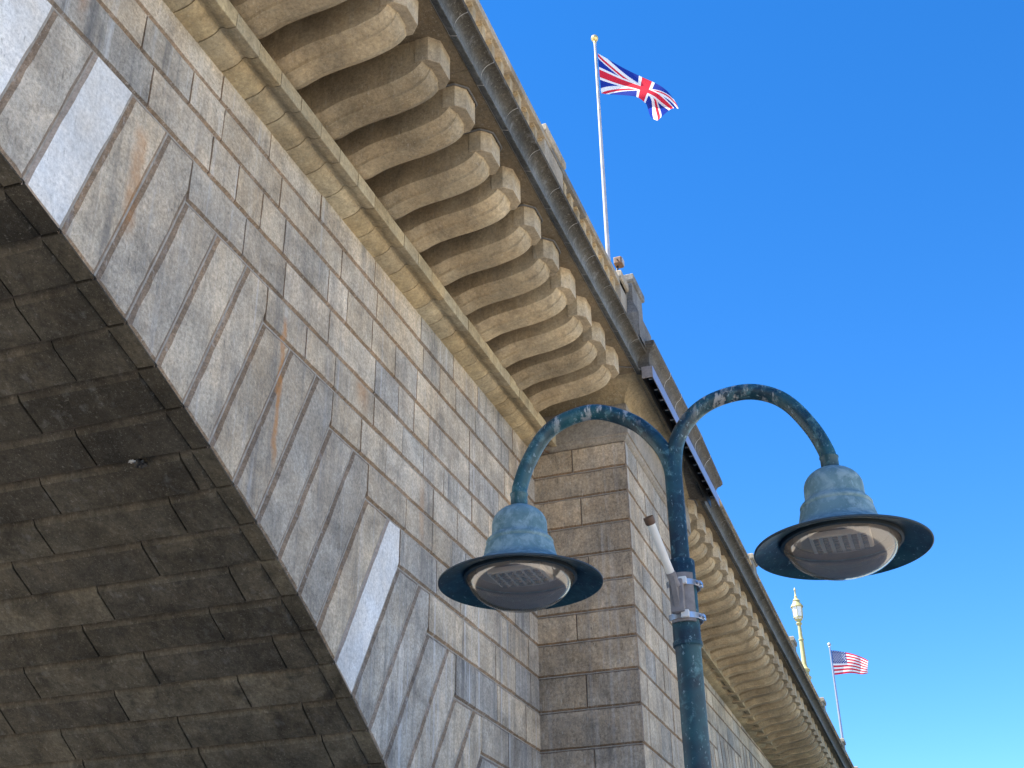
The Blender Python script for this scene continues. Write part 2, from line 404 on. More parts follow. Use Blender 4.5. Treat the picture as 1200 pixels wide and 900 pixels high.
# piers
def pier(x0,x1):
    mb=MB(); zs=[0,.55,1.1,1.65,2.2,2.75,3.3,3.75,4.25,4.78,5.30,5.82,6.41,6.96,7.48,7.95,8.44,8.90,9.42,9.94,10.40,10.86]
    for k in range(len(zs)-1):
        zb,zt=zs[k],zs[k+1]
        for fc in ('front','near','far'):
            lo,hi=(x0,x1) if fc=='front' else (YP,YW+.03)
            cuts=[lo]
            if fc=='front':
                u=lo+random.uniform(.25,.8)
                while u<hi-.3: cuts.append(u); u+=random.uniform(.5,1.2)
            elif k%2==0: cuts.append(lo+random.uniform(.65,1.0))
            elif random.random()<.2: cuts.append(lo+random.uniform(1.2,1.4))
            cuts.append(hi)
            for a,b in zip(cuts,cuts[1:]):
                t=pick(13.5 if fc=='front' else 9,8.5-(10-zb)*.12)
                if fc!='front': t=(t[0]*.86,t[1]*.81,t[2]*.76,t[3]*.5)
                else: t=(t[0]*.88,t[1]*.86,t[2]*.82,t[3])
                pl={'front':lambda u,v,d:(u,YP+d,v),'near':lambda u,v,d:(x0+d,u,v),'far':lambda u,v,d:(x1-d,u,v)}[fc]
                stone_block(mb,[(a,zb),(b,zb),(b,zt),(a,zt)],pl,t,0,cham=.028)
    mb.box(x0+.026,x1-.026,YP+.026,YB+1.5,-2.4,11.9,1)
    return mb.build('pier',[M['wall'],M['mortar']],bridge)
pier(XP,XQ); 
p2=pier(XP+SHIFT,XQ+SHIFT)
pier(2*CX-XP-4.78,2*CX-XP)

def pier_cap(x0,x1,dz):
    mb=MB(); z0,z1=10.87+dz,11.52+dz; o=.085
    def ring(o,z): return [(x0-o,YP-o,z),(x1+o,YP-o,z),(x1+o,YW+.4,z),(x0-o,YW+.4,z)]
    prof=[(-.01,z0-.02),(.015,z0-.005),(.05,z0+.03),(.062,z0+.075),(o,z0+.085),(o,z1-.03),(o-.015,z1),(.05,z1+.005)]
    # cove that spreads from the cap to the underside of the cornice
    for q in range(7):
        a=q/6*pi/2; prof.append((.05+.385*(1-cos(a)),z1+.01+.345*sin(a)))
    R=[ring(*p) for p in prof]
    for i in range(len(R)-1):
        t=(.30,.27,.23,.3) if i<7 else (.33,.27,.17,.3)
        mb.add(R[i]+R[i+1],[(0,1,5,4),(1,2,6,5),(2,3,7,6),(3,0,4,7)],0,t)
    return mb.build('pier_cap',M['warm'],bridge,smooth=40)
pier_cap(XP,XQ,0); pier_cap(XP+SHIFT,XQ+SHIFT,-.75)

# string course: rolled moulding and square fillet
def string_course(x0,x1,name='string_course'):
    mb=MB(); prof=[(YW+.05,10.855)]; jg=.007 if x0<XP else .004
    C=[(YW-.0,10.858),(YW-.08,10.872),(YW-.165,10.898),(YW-.222,10.94),(YW-.235,10.968)]
    prof+=[(p.x,p.y) for p in catmull([(a,b,0) for a,b in C],3)]
    prof+=[(YW-.25,10.975),(YW-.285,10.966),(YW-.325,10.935),(YW-.37,10.925),(YW-.432,10.922),(YW-.438,10.928),(YW-.438,11.118),(YW-.43,11.125),(YW+.05,11.13)]
    x=x0
    while x<x1-.02:
        e=min(x+random.uniform(.42,.48),x1); e=x1 if x1-e<.2 else e; k=random.uniform(.84,1.12); c=random.choice([(.37,.305,.19),(.385,.315,.195),(.345,.295,.20),(.375,.32,.215),(.36,.29,.175)])
        oy=random.uniform(-.004,.004)
        mb.sweep([(y+oy,z) for y,z in prof],x+jg,e-jg,0,(c[0]*k,c[1]*k,c[2]*k,random.uniform(0,.5)),1,dz=dzs); x=e
    gi=.022 if x0<XP else .005; ip=[(y+gi if y<YW else y,z+(gi if z<11 else -gi*.6)) for y,z in prof]
    mb.sweep(ip,x0+.01,x1-.01,1,nx=8,dz=dzs)
    return mb.build(name,[M['warm'],M['mortar_dark']],bridge,smooth=40)
string_course(2*CX-XP,XP-.03); string_course(XQ+.03,XP+SHIFT-.03)

# corbels
ZS=11.875
prof=[(6.02,11.10),(5.75,11.06),(5.56,11.065),(5.42,11.115),(5.287,11.155),(5.044,11.19),(4.803,11.212),(4.565,11.262),(4.407,11.325),(4.313,11.415),(4.268,11.53)]
lower=catmull([(a,b,0) for a,b in prof],7)
def corbel_mesh():
    mb=MB(); w,i1,i2=.245,.118,.110; vs=[];n=len(lower)
    for p in lower:
        y,z=p.x,p.y
        nx,nz=0,1
        vs+=[(-w,y,ZS+.02),(-w,y+.012,z+.105),(-i1,y,z+.034),(-i2,y-.004,z),(i2,y-.004,z),(i1,y,z+.034),(w,y+.012,z+.105),(w,y,ZS+.02)]
    fs=[(i*8+k,i*8+k+1,(i+1)*8+k+1,(i+1)*8+k) for i in range(n-1) for k in range(7)]
    fs.append(tuple((n-1)*8+k for k in range(8)))
    mb.add(vs,fs,0,(.37,.30,.198,.4))
    # squared end block with cut corners
    pl=[(-.255,4.40),(-.255,4.245),(-.145,4.14),(.145,4.14),(.255,4.245),(.255,4.40)]
    k=len(pl); z0=11.528
    vs=[(x*.988,y+(.004 if y<4.3 else 0),z0) for x,y in pl]+[(x,y,z0+.006) for x,y in pl]+[(x,y,ZS+.02) for x,y in pl]
    fs=[tuple(range(k))]+[(r*k+i,r*k+(i+1)%k,(r+1)*k+(i+1)%k,(r+1)*k+i) for r in (0,1) for i in range(k)]
    mb.add(vs,fs,0,(.39,.325,.228,.45))
    return mb
c0=corbel_mesh().build('corbel',M['warm'],bridge,smooth=15)
NEAR=[q-.135 for q in (17.241,16.421,15.63,14.84,14.01,13.185,12.345,11.529,10.697,9.858,8.96)]; NEAR+=[NEAR[-1]-.85*k for k in range(1,9)]; FAR=[23.385+.81*k for k in range(46)]
conduits={NEAR[-0-8]:1}
CON={8,7,5,4}   # which near corbels (counted from the pier) carry a conduit round their nose
def conduit(parent):
    mb=MB(); z=ZS-.03
    P=[(-.268,5.0,z),(-.268,4.6,z),(-.268,4.30,z),(-.262,4.24,z-.003),(-.17,4.135,z-.006),(-.12,4.118,z-.006),(.12,4.118,z-.006),(.17,4.135,z-.006),(.262,4.24,z-.006),(.268,4.32,z-.006),(.268,4.9,z)]
    mb.tube([p[:] for p in catmull(P,3)],.014,8); return mb.build('conduit',M['cable'],parent,smooth=60)
for i,x in enumerate(NEAR+FAR):
    if i==0: o=c0
    else: o=c0.copy(); link(o,bridge)
    o.location=(x,dyo(x)*.6,dzo(x)+random.uniform(-.004,.004)); o.rotation_euler=(0,0,random.uniform(-.006,.006))
    if x<XP and i in CON: conduit(o)
    if i==19: conduit(o)

# soffit slab the corbels carry, deck and road
mb=MB()
for x0,x1,dy in ((2*CX-XP,XP-.2,0),(XQ+.2,XP+SHIFT-.2,.08)):
    x=x0
    while x<x1-.1:
        e=min(x+1.64,x1); k=random.uniform(.85,1.1)
        mb.sweep([(4.016+dy,ZS),(YW+.05,ZS),(YW+.05,ZS+.2),(4.016+dy,ZS+.2)],x+.003,e-.003,0,(.20*k,.16*k,.105*k,.5),1,dz=dzo); x=e  # slab colour lowered as well, to paint shade into the corbel gaps
mb.sweep([(4.3,ZS+.16),(YB+1.5,ZS+.16),(YB+1.5,ZS+.30),(4.3,ZS+.30)],2*CX-XP-4.78,XQ+SHIFT,0,(.25,.22,.18,.1),60,dz=dzo)
mb.box(2*CX-XP,XP,YB,YB+.5,9.2,12,0,(.3,.27,.23,.1)); mb.box(XQ,XP+SHIFT,YB,YB+.5,9.2,11.2,0,(.3,.27,.23,.1))
mb.build('deck',M['warm'],bridge)

# cornice: drip groove, strip and big cove, one stone per bay
def cove_prof(dy=0):
    P=[(4.14,ZS+.06),(4.012,ZS+.05),(4.006,ZS-.012),(3.998,ZS-.02),(3.922,ZS-.048),(3.914,ZS-.044)]
    C=[(3.917,ZS-.032),(3.940,ZS+.03),(3.948,ZS+.10),(3.934,ZS+.17),(3.898,ZS+.225),(3.85,ZS+.258),(3.80,ZS+.270)]
    P+=[(p.x,p.y) for p in catmull([(a,b,0) for a,b in C],4)]
    P+=[(3.790,ZS+.272),(3.786,ZS+.277),(3.784,ZS+.33),(3.79,ZS+.337),(4.14,ZS+.40)]
    return [(y+dy,z) for y,z in P]
def cornice(x0,x1,dy=0,ph=0):
    mb=MB(); x=x0; first=True
    while x<x1-.02:
        e=x+(.86 if not first else ph or .86); first=False
        e=min(e,x1); e=x1 if x1-e<.15 else e; k=random.uniform(.92,1.08); o=random.uniform(-.002,.002)
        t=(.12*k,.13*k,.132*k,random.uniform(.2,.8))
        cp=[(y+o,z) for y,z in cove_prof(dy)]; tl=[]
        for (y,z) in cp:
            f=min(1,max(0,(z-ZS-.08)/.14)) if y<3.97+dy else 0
            tl.append((t[0]*(1-f)+.062*f,t[1]*(1-f)+.056*f,t[2]*(1-f)+.045*f,t[3]))  # upper cove colour: brown streak dirt, plus darkening that offsets ground bounce light
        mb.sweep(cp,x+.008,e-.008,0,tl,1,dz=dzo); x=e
    ip=[(y+.005,z+(.005 if z<ZS+.275 else -.003)) for y,z in cove_prof(dy)]
    mb.sweep(ip,x0+.01,x1-.01,1,nx=20,dz=dzo)
    return mb.build('cornice',[M['cornice'],M['joint']],bridge,smooth=38)
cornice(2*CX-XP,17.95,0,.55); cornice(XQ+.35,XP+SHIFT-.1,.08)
# cornice breaks forward over each pier
def breakout(x0,x1,dz):
    mb=MB(); F=[(4.7,ZS+.005),(3.99,ZS+.005),(3.985,ZS+.03),(3.747,ZS+.022),(3.738,ZS+.03)]
    C=[(3.742,ZS+.04),(3.756,ZS+.13),(3.748,ZS+.22),(3.71,ZS+.30),(3.655,ZS+.345)]
    F+=[(p.x,p.y) for p in catmull([(a,b,0) for a,b in C],4)]
    F+=[(3.648,ZS+.348),(3.645,ZS+.37),(3.622,ZS+.385),(3.618,ZS+.45),(3.63,ZS+.46),(4.7,ZS+.50)]
    # mitred round the two ends: offset e outwards from the pier
    n=len(F); y00=4.0; vs=[];fs=[]
    for (y,z) in F:
        o=max(-.05,min(.4,y00-y)); 
        if y>4.5: o=-.05
        vs+=[(x0-o,4.75,z+dz),(x0-o,y,z+dz),((2*x0+x1)/3,y,z+dz),((x0+2*x1)/3,y,z+dz),(x1+o,y,z+dz-.15),(x1+o,4.75,z+dz-.15)]
    for i in range(n-1):
        for k in range(5): fs.append((i*6+k,i*6+k+1,(i+1)*6+k+1,(i+1)*6+k))
    mb.add(vs,fs,0,(.10,.092,.08,.6))
    mb.box(x0+.05,x1-.05,4.02,5.2,ZS-.01+dz,ZS+.40+dz,0,(.2,.17,.13,.3))
    # pale joint lines across the cove
    nj=6
    for q in range(1,nj):
        x=x0+(x1-x0)*q/nj; d2=-.1*q/nj*0
        P=[(x,y-.002,z+dz-(.15*max(0,(q/nj-2/3)*3))) for y,z in F[4:-1]]
        mb.tube(P,.005,5,1)
    return mb.build('cornice',[M['cornice'],M['joint']],bridge,smooth=38)
breakout(18.08,23.22,0); breakout(18.08+SHIFT,23.22+SHIFT,-1.2)

# parapet: low pierced stone balustrade with pedestals
def parapet(x0,x1,dy=0):
    mb=MB(); y0,y1=3.99+dy,4.29+dy; zb=ZS+.38; zr=13.095 if x0<XP else 13.15; zt=13.24
    def seg(a,b,yy0,yy1,z0,z1,t): 
        mb.sweep([(yy0,z0),(yy1,z0),(yy1,z1),(yy0,z1)],a,b,0,t,1,dz=dzo)
    x=x0
    while x<x1-.02:
        e=min(x+1.72,x1); k=random.uniform(.85,1.15); t=(.36*k,.31*k,.235*k,.2)
        if random.random()<.25: t=(.20*k,.19*k,.17*k,.5)
        mb.sweep([(y0+.05,zr),(y0-.015,zr),(y0-.02,zr+.01),(y0-.02,zt-.03),(y0,zt),(y1,zt),(y1+.03,zt-.03),(y1+.03,zr+.06),(y1-.03,zr)],x+.003,e-.003,0,t,1,dz=dzo)
        seg(x,e,y0,y1,zb-.3,zb+.14,t); x=e
    x=x0+.1
    while x<x1-.15:
        k=random.uniform(.85,1.15); seg(x,x+.10,y0+.03,y0+.11,zb+.12,zr+.01,(.42*k,.335*k,.21*k,.1))
        seg(x+.10,x+.14,y0+.03,y0+.11,zr-.035,zr+.01,(.42*k,.335*k,.21*k,.1)); seg(x+.30,x+.34,y0+.03,y0+.11,zr-.035,zr+.01,(.42*k,.335*k,.21*k,.1))
        x+=.34
    return mb.build('parapet',M['warm'],bridge)
parapet(2*CX-XP,17.4); parapet(23.2,XP+SHIFT,.17)
def pedestal(x0,x1,y0,y1,z1,t):
    mb=MB(); zb=ZS+.35; d=dzo((x0+x1)/2)
    P=[(.0,zb),(.0,z1-.16),(.03,z1-.15),(.045,z1-.12),(.045,z1-.02),(.03,z1)]
    if (y0<3.9): P=[(.10,zb),(.10,zb+.5),(.06,zb+.62),(.02,zb+.72),(0,zb+.8)]+P[1:]
    R=[[(x0-o,y0-o,z+d),(x1+o,y0-o,z+d),(x1+o,y1+o,z+d),(x0-o,y1+o,z+d)] for o,z in P]
    for i in range(len(R)-1): mb.add(R[i]+R[i+1],[(0,1,5,4),(1,2,6,5),(2,3,7,6),(3,0,4,7)],0,t)
    mb.add(R[-1],[(0,1,2,3)],0,t)
    return mb.build('pedestal',M['cornice'] if t[0]<.25 else M['warm'],bridge)
pedestal(13.0,13.85,3.985,4.3,13.33,(.34,.30,.235,.3))
pedestal(17.0,17.42,3.97,4.3,13.36,(.30,.27,.22,.3))
pedestal(17.45,18.15,3.87,4.4,13.55,(.17,.17,.165,.4))
pedestal(18.2,22.9,4.1,4.4,13.1,(.27,.24,.2,.3))
pedestal(23.0,23.6,3.98,4.4,13.42,(.20,.19,.17,.4))
for x in (30.5,37.5,44.5,50.5,55.5): pedestal(x,x+.6,4.12,4.5,13.46,(.24,.22,.18,.4))
pedestal(60.2,66.5,4.0,4.5,13.5,(.2,.19,.17,.4))

# ------------------------------------------------------------------ things fixed to the bridge
tr=thing('lighting_trough','long black metal lighting trough with a pale front bolted under the cornice of the pier','light trough',(20.9,3.87,11.9))
mb=MB(); x0,x1=17.78-20.9,23.4-20.9
def bent(prof,xa,xb,m=0): mb.sweep([(y-3.87,z-11.9) for y,z in prof],xa,xb,m,nx=6,dz=lambda x:-.020*(x+3.12))
bent([(3.694,11.665),(3.706,11.665),(3.706,11.885),(3.694,11.885)],x0,x1)
bent([(3.706,11.873),(3.885,11.873),(3.885,11.885),(3.706,11.885)],x0,x1,1)
bent([(3.868,11.665),(3.88,11.665),(3.88,11.873),(3.868,11.873)],x0,x1,1)
bent([(3.694,11.665),(3.88,11.665),(3.88,11.88),(3.694,11.88)],x0-.012,x0,2)
mb.build('housing',[M['trough_front'],M['black'],M['grey_metal']],tr)
for k in range(14):
    mb=MB(); x=x0+.25+k*.39; z=-.020*(x+3.12)-.235
    mb.box(x-.03,x+.03,-.14,-.02,.12+z,.20+z,0,b=.01); mb.box(x-.012,x+.012,-.11,-.05,.105+z,.12+z,1)
    mb.build('lamp_fitting',[M['black'],M['steel']],tr)
mb=MB(); mb.tube([(-3.11,.0,-.06),(-3.2,.12,-.04),(-3.3,.3,-.04),(-3.42,.55,-.045)],.012,8); mb.build('feed_cable',M['cable'],tr,smooth=60)

fl=thing('floodlight','small brown floodlight on a bracket poking above the parapet beside the flagpole','floodlight',(17.05,4.0,13.34))
mb=MB(); mb.box(-.09,.09,-.09,.05,.16,.30,0,b=.02); mb.build('housing',M['brown'],fl)
mb=MB(); mb.box(-.07,.07,-.102,-.091,.18,.28,0); mb.build('lens',M['reflector'],fl)
mb=MB(); mb.tube([(0,.0,.18),(0,.02,.0)],.02,8); mb.tube([(-.11,-.02,.23),(.11,-.02,.23)],.012,8); mb.build('bracket',M['black'],fl)

ne=thing('insect_nest','small dark lump with a pale fleck stuck to the underside of the arch','nest',cyl(radians(22.9),6.9,-.02))
ne.location=cyl(radians(22.35),6.75,-.02)
def blob(name,mat,par,r,c,sq=(1,1,1),amp=.3,sd=1):
    bm=bmesh.new(); bmesh.ops.create_icosphere(bm,subdivisions=3,radius=r); rr=random.Random(sd)
    ph=[rr.uniform(0,6) for _ in range(6)]
    for v in bm.verts:
        n=v.co.normalized(); k=1+amp*(sin(5*n.x+ph[0])*sin(6*n.y+ph[1])+.5*sin(11*n.z+ph[2])*sin(9*n.x+ph[3])); v.co=Vector((v.co.x*k*sq[0]+c[0],v.co.y*k*sq[1]+c[1],v.co.z*k*sq[2]+c[2]))
    mb=MB(); mb.bm(bm); return mb.build(name,mat,par,smooth=60)
blob('nest_body',M['black'],ne,.05,(0,0,-.01),(1,1.1,.8),.35,3); blob('pale_web',M['joint'],ne,.022,(-.05,.06,0),(1,1.4,.6),.4,5)
dl=thing('dry_twigs','tuft of reddish dry twigs caught on the ledge in the corner of the pier','twigs',(18.2,5.86,10.86))
for part,sd,m_ in (('stem',2,M['rust']),('stem',9,M['brown'])):
    mb=MB(); rr=random.Random(sd)
    for k in range(14):
        a=Vector((rr.uniform(-.1,.04),rr.uniform(-.12,.1),rr.uniform(-.07,.02))); mb.tube([a,a+Vector((rr.uniform(-.09,.03),rr.uniform(-.09,.09),rr.uniform(-.07,.04)))],.006,5)
    mb.build(part,m_,dl)

# ------------------------------------------------------------------ double-arm street lamp
LX,LY=5.17,1.015
lamp=thing('street_lamp','double armed blue green street lamp with two bell shades in front of the pier','street lamp',(LX,LY,0))
mb=MB()
mb.lathe([(.0,4.16),(.03,4.16),(.04,4.10),(.041,3.62),(.041,3.55)],seg=28)
mb.lathe([(.040,3.605),(.056,3.605),(.060,3.60),(.060,3.235),(.064,3.232),(.064,3.215),(.058,3.21),(.0555,3.205),(.0555,.25),(.075,.22),(.09,.05),(.14,.04),(.14,0),(0,0)],seg=36)
mb.build('post',M['lamp_pole'],lamp,smooth=40)
dirR=Vector((.05,-.70,0)); dirL=Vector((-.05,.745,0))
def arm(sgn):
    if sgn<0: pts=[(0,3.93),(.006,4.08),(.034,4.21),(.112,4.32),(.22,4.386),(.363,4.408),(.48,4.375),(.57,4.30),(.65,4.17),(.692,4.06),(.700,4.01),(.702,3.96)]
    else: pts=[(0,3.95),(-.012,4.09),(-.068,4.215),(-.172,4.33),(-.34,4.41),(-.49,4.395),(-.605,4.325),(-.69,4.19),(-.731,4.08),(-.739,4.03),(-.741,3.97)]
    mb=MB(); P=[]
    for y,z in pts:
        f=abs(y)/.72; P.append((.05*f*(1 if sgn<0 else -1),-y if sgn<0 else -y,z))
    C=catmull(P,7); mb.tube(C,.0375,18)
    e=C[-1]; mb.lathe([(.040,.03),(.043,.03),(.043,.024),(.040,.02),(.040,-.04)],(e.x,e.y,e.z+.03),20)
    mb.build('arm',M['lamp_dark'],lamp,smooth=50); return e
for sgn,zr in ((-1,3.58),(1,3.583)):
    e=arm(sgn); c=(e.x,e.y,zr)
    mb=MB()
    dome=[(.130*sin(a),.285+.100*cos(a)) for a in [pi/2*q/9 for q in range(10)]]
    mb.lathe([(.0,.385)]+dome[1:]+[(.1305,.245),(.134,.230),(.143,.217),(.153,.208),(.158,.200),(.1575,.192),(.154,.187),(.160,.178),(.165,.155),(.172,.128),(.184,.108),(.205,.090),(.25,.060),(.31,.029),(.35,.013),(.376,.005)],c,72,0)
    mb.lathe([(.376,.006),(.380,.002),(.380,-.004),(.375,-.006)],c,72,1)
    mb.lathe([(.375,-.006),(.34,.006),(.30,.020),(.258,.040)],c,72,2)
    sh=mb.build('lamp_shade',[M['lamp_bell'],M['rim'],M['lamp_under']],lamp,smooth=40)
    mb=MB(); pr=[]
    for q in range(15):
        a=q/14*pi/2; pr.append((.246*cos(a),.03-.150*sin(a)))
    mb.lathe(pr+[(.001,-.120)],c,64,0); mb.build('glass_bowl',M['glass'],sh,smooth=80)
    mb=MB(); mb.lathe([(.262,.042),(.262,.022),(.250,.018),(.244,.03)],c,64); mb.build('glass_ring',M['rim'],sh,smooth=40)
    mb=MB(); mb.lathe([(.256,.046),(.205,.058)],c,48,1); mb.lathe([(.205,.058),(.0,.062)],c,48,0); mb.build('reflector',[M['reflector'],M['reflector_rim']],sh,smooth=40)
    mb=MB(); 
    mb.box(c[0]-.10,c[0]+.10,c[1]-.13,c[1]+.13,c[2]+.028,c[2]+.056,0,b=.008)
    for i in range(6):
        for j in range(5):
            x=c[0]-.075+.0375*j; y=c[1]-.10+.04*i; mb.box(x-.013,x+.013,y-.012,y+.012,c[2]+.018,c[2]+.030,1,b=.004)
    mb.build('led_board',[M['led'],M['ledchip']],sh)

# antenna pipe clamped to the lamp post
an=thing('pipe_antenna','cream pipe on a grey bracket clamped to the lamp post','pipe',(LX-.06,LY+.01,3.4))
mb=MB(); P0=Vector((-.085,.0,.07)); P1=Vector((4.86-(LX-.06),1.155*4.86/5.2-(LY+.01),1.65+(3.852-1.65)*4.86/5.2-3.4))
D=(P1-P0).normalized()
mb.tube([P0,P0+D*.01,P1-D*.03],.018,18); mb.build('pipe',M['pipe'],an,smooth=50)
mb=MB(); mb.tube([P1-D*.035,P1-D*.03,P1],[.018,.023,.023],18,caps=False); mb.tube([P1-D*.03,P1-D*.028],.0225,18,1)
mb.build('pipe_end',[M['brown'],M['grey_metal']],an,smooth=50)
mb=MB(); 
for k in range(13):
    pass
def arcplate(r0,r1,z0,z1,a0,a1,n=10):
    vs=[];fs=[]
    for i in range(n+1):
        a=a0+(a1-a0)*i/n
        for r,z in ((r0,z0),(r1,z0),(r1,z1),(r0,z1)): vs.append((.06+r*cos(a),-.01+r*sin(a),z))
    for i in range(n):
        for k in range(4): fs.append((i*4+k,i*4+(k+1)%4,i*4+4+(k+1)%4,i*4+4+k))
    fs+=[(0,1,2,3),(n*4,n*4+1,n*4+2,n*4+3)]; mb.add(vs,fs)
arcplate(.062,.072,-.09,.13,radians(135),radians(232))
mb.box(-.05,-.01,-.03,.03,-.06,.09,0,b=.008); mb.add([(-.05,-.012,.05),(-.05,.012,.05),(-.115,-.01,.075),(-.115,.01,.075),(-.05,-.012,-.04),(-.05,.012,-.04)],[(0,1,3,2),(0,2,4),(1,5,3),(2,3,5,4),(0,4,5,1)])
mb.tube([P0-D*.03,P0+D*.035],.021,16); mb.build('bracket',M['grey_metal'],an,smooth=40)
for z in (.085,-.065):
    mb=MB(); arcplate(.0735,.0775,z-.013,z+.013,radians(125),radians(415),30)
    mb.box(.05,.075,-.098,-.078,z-.012,z+.012,0,b=.004); mb.box(.02,.06,-.098,-.084,z-.006,z+.006); mb.box(-.036,-.016,-.045,-.01,z-.016,z+.016,1,b=.003)
    mb.build('hose_clamp',[M['steel'],M['led']],an,smooth=40)

# ------------------------------------------------------------------ flags
def flag(mesh_name,P,mats,pat,nu,nv,label,cat):
    mb=MB(); vs=[P(i/nu,j/nv) for j in range(nv+1) for i in range(nu+1)]; b=0
    mb.v=vs
    for j in range(nv):
        for i in range(nu):
            a=j*(nu+1)+i; mb.f.append((a,a+1,a+nu+2,a+nu+1)); mb.m.append(pat((i+.5)/nu,(j+.5)/nv)); mb.t.append((1,1,1,0))
    o=mb.build(mesh_name,mats,None,smooth=80); return tag(o,label,cat)
def union(u,v):
    x,y=u*60,v*30  # 2:1
    if abs(y-15)<3 or abs(x-30)<3: return 0
    if abs(y-15)<5 or abs(x-30)<5: return 1
    # diagonals
    d1=(y-x/2)/sqrt(1.25); d2=(y-30+x/2)/sqrt(1.25)
    for d,hh in ((d1,(x<30)),(d2,(x>=30))):
        pass
    left=x<30
    if abs(d1)<3:
        red=(0<d1<2) if left else (-2<d1<0)
        if red: return 0
    if abs(d2)<3:
        red=(0<d2<2) if left else (-2<d2<0)
        if red: return 0
    if abs(d1)<3 or abs(d2)<3: return 1
    return 2
def stars(u,v):
    if u<.4 and v<7/13:
        cu,cv=u/.4,v/(7/13); r=int(cv*9); fx=cv*9-r-.5; off=.5 if r%2 else 0; k=cu*6-off; kk=k-floor(k)-.5
        if 0<=k<6-off*2 and abs(fx)<.32 and abs(kk)<.2: return 1
        return 2
    return 0 if int(v*13)%2==0 else 1
CAMP=Vector((0,0,1.65))
F_PX=1445.; PITCH=radians(28.85); YAW=radians(19.2); ROLL=atan(.0157)
dv=Vector((cos(PITCH)*cos(YAW),cos(PITCH)*sin(YAW),sin(PITCH))); rv=dv.cross(Vector((0,0,1))).normalized(); uv=rv.cross(dv)
RV=rv*cos(ROLL)-uv*sin(ROLL); UV=rv*sin(ROLL)+uv*cos(ROLL)
def flag_pole(name,x,y,zb,zt,r,label,mats,parts=True):
    t=thing(name,label,'flagpole',(x,y,zb))
    mb=MB(); mb.lathe([(0,0),(r*2.2,0),(r*2.2,.05),(r,.08),(r*.95,(zt-zb)*.5),(r*.6,zt-zb)],seg=20); mb.build('pole',mats[0],t,smooth=50)
    mb=MB(); h=zt-zb; mb.lathe([(r*.6,h),(r*.8,h+.02),(r*.8,h+.06),(.02,h+.08)]+[(.085*sin(a),h+.16-.085*cos(a)) for a in [pi*q/10+.2 for q in range(9)]]+[(.001,h+.245)],seg=16); mb.build('finial',mats[1],t,smooth=60)
    return t
# British flag on the pier
PX,PY=20.31,4.95
flag_pole('flagpole',PX,PY,12.2,21.90,.047,'tall white flagpole with a gilt ball carrying the British flag',(M['pole_white'],M['gold']))
hz=Vector((.33,-.944,0))
def ujP(u,v):
    A=Vector((.06,0,21.60-.0)); W=1.72
    top=[(0,0),(.42,-.25),(.85,-.50),(1.25,-.78),(1.50,-1.03),(1.70,-1.30)]
    bot=[(.02,-.96),(.36,-1.00),(.74,-1.12),(.98,-1.30),(1.16,-1.33),(1.42,-1.24)]
    def on(T,u):
        k=min(int(u*5),4); f=u*5-k; p0,p1,p2,p3=T[max(k-1,0)],T[k],T[k+1],T[min(k+2,5)]
        return [.5*(2*p1[i]+(p2[i]-p0[i])*f+(2*p0[i]-5*p1[i]+4*p2[i]-p3[i])*f*f+(3*p1[i]-p0[i]-3*p2[i]+p3[i])*f**3) for i in (0,1)]
    A=on(top,u); B=on(bot,u); s=A[0]+(B[0]-A[0])*v; z=(A[1]+(B[1]-A[1])*v)*1.25
    z+=.025*sin(9*u+2*v)*v; dep=.14*u*sin(6.5*u+2.2*v)+.22*u*v*sin(3.1*v+4*u)
    if u>.6 and v>.62:   # lower fly corner rolls under
        k=(u-.6)/.4*(v-.62)/.38; z+=.24*k; dep+=.5*k; s-=.10*k
    p=Vector((PX,PY,21.60))+hz*(s+.05)+Vector((.944,.33,0))*dep; p.z+=z
    return tuple(p)
flag('flag',ujP,[M['red'],M['fwhite'],M['blue']],union,160,80,'red white and blue British flag blowing from the taller white flagpole','flag')
# far flagpole with the American flag
QX,QY=57.4,4.69
flag_pole('flagpole',QX,QY,11.0,18.22,.06,'thin grey flagpole far along the bridge carrying the American flag',(M['pole_grey'],M['pole_white']))
def usP(u,v):
    s=1.64*u-.08*u*u*v; z=-.12*u*(1-v)-.36*u*u*(1-v)-1.14*v+.10*u*v
    z+=.05*sin(6*u)*u; dep=.16*u*sin(6.5*u+2.2*v)
    p=Vector((QX,QY,18.10))+hz*(s+.05)+Vector((.944,.33,0))*dep; p.z+=z
    return tuple(p)
flag('flag',usP,[M['red'],M['fwhite'],M['navy']],stars,130,65,'small striped American flag with stars flying from the far flagpole','flag')

# ornate lamp standard on the far parapet
ol=thing('lamp_standard','ornate cream lamp standard with a glazed lantern on the far parapet','lamp standard',(43.6,4.5,12.3))
mb=MB(); mb.lathe([(0,0),(.22,0),(.22,.5),(.16,.55),(.15,.9),(.19,.95),(.19,1.0),(.13,1.05),(.12,1.16),(.17,1.22),(.17,1.27),(.11,1.32),(.085,1.45),(.075,2.3),(.095,2.32),(.095,2.36),(.07,2.38),(.062,2.85),(.09,2.88),(.11,2.93),(.07,2.98),(.09,3.02),(.14,3.06)],seg=16); mb.build('post',M['cream'],ol,smooth=40)
def lantern():
    mb=MB(); n=6; R=[(.10,3.06),(.17,3.14),(.19,3.52),(.20,3.54)]
    mb.lathe(R,seg=n,m=0); return mb.build('lantern_glass',M['lamp_glass_white'],ol)
lg=lantern()
mb=MB()
for k in range(6):
    a=2*pi*k/6; mb.tube([(.10*cos(a),.10*sin(a),3.06),(.172*cos(a),.172*sin(a),3.14),(.193*cos(a),.193*sin(a),3.53)],.014,6)
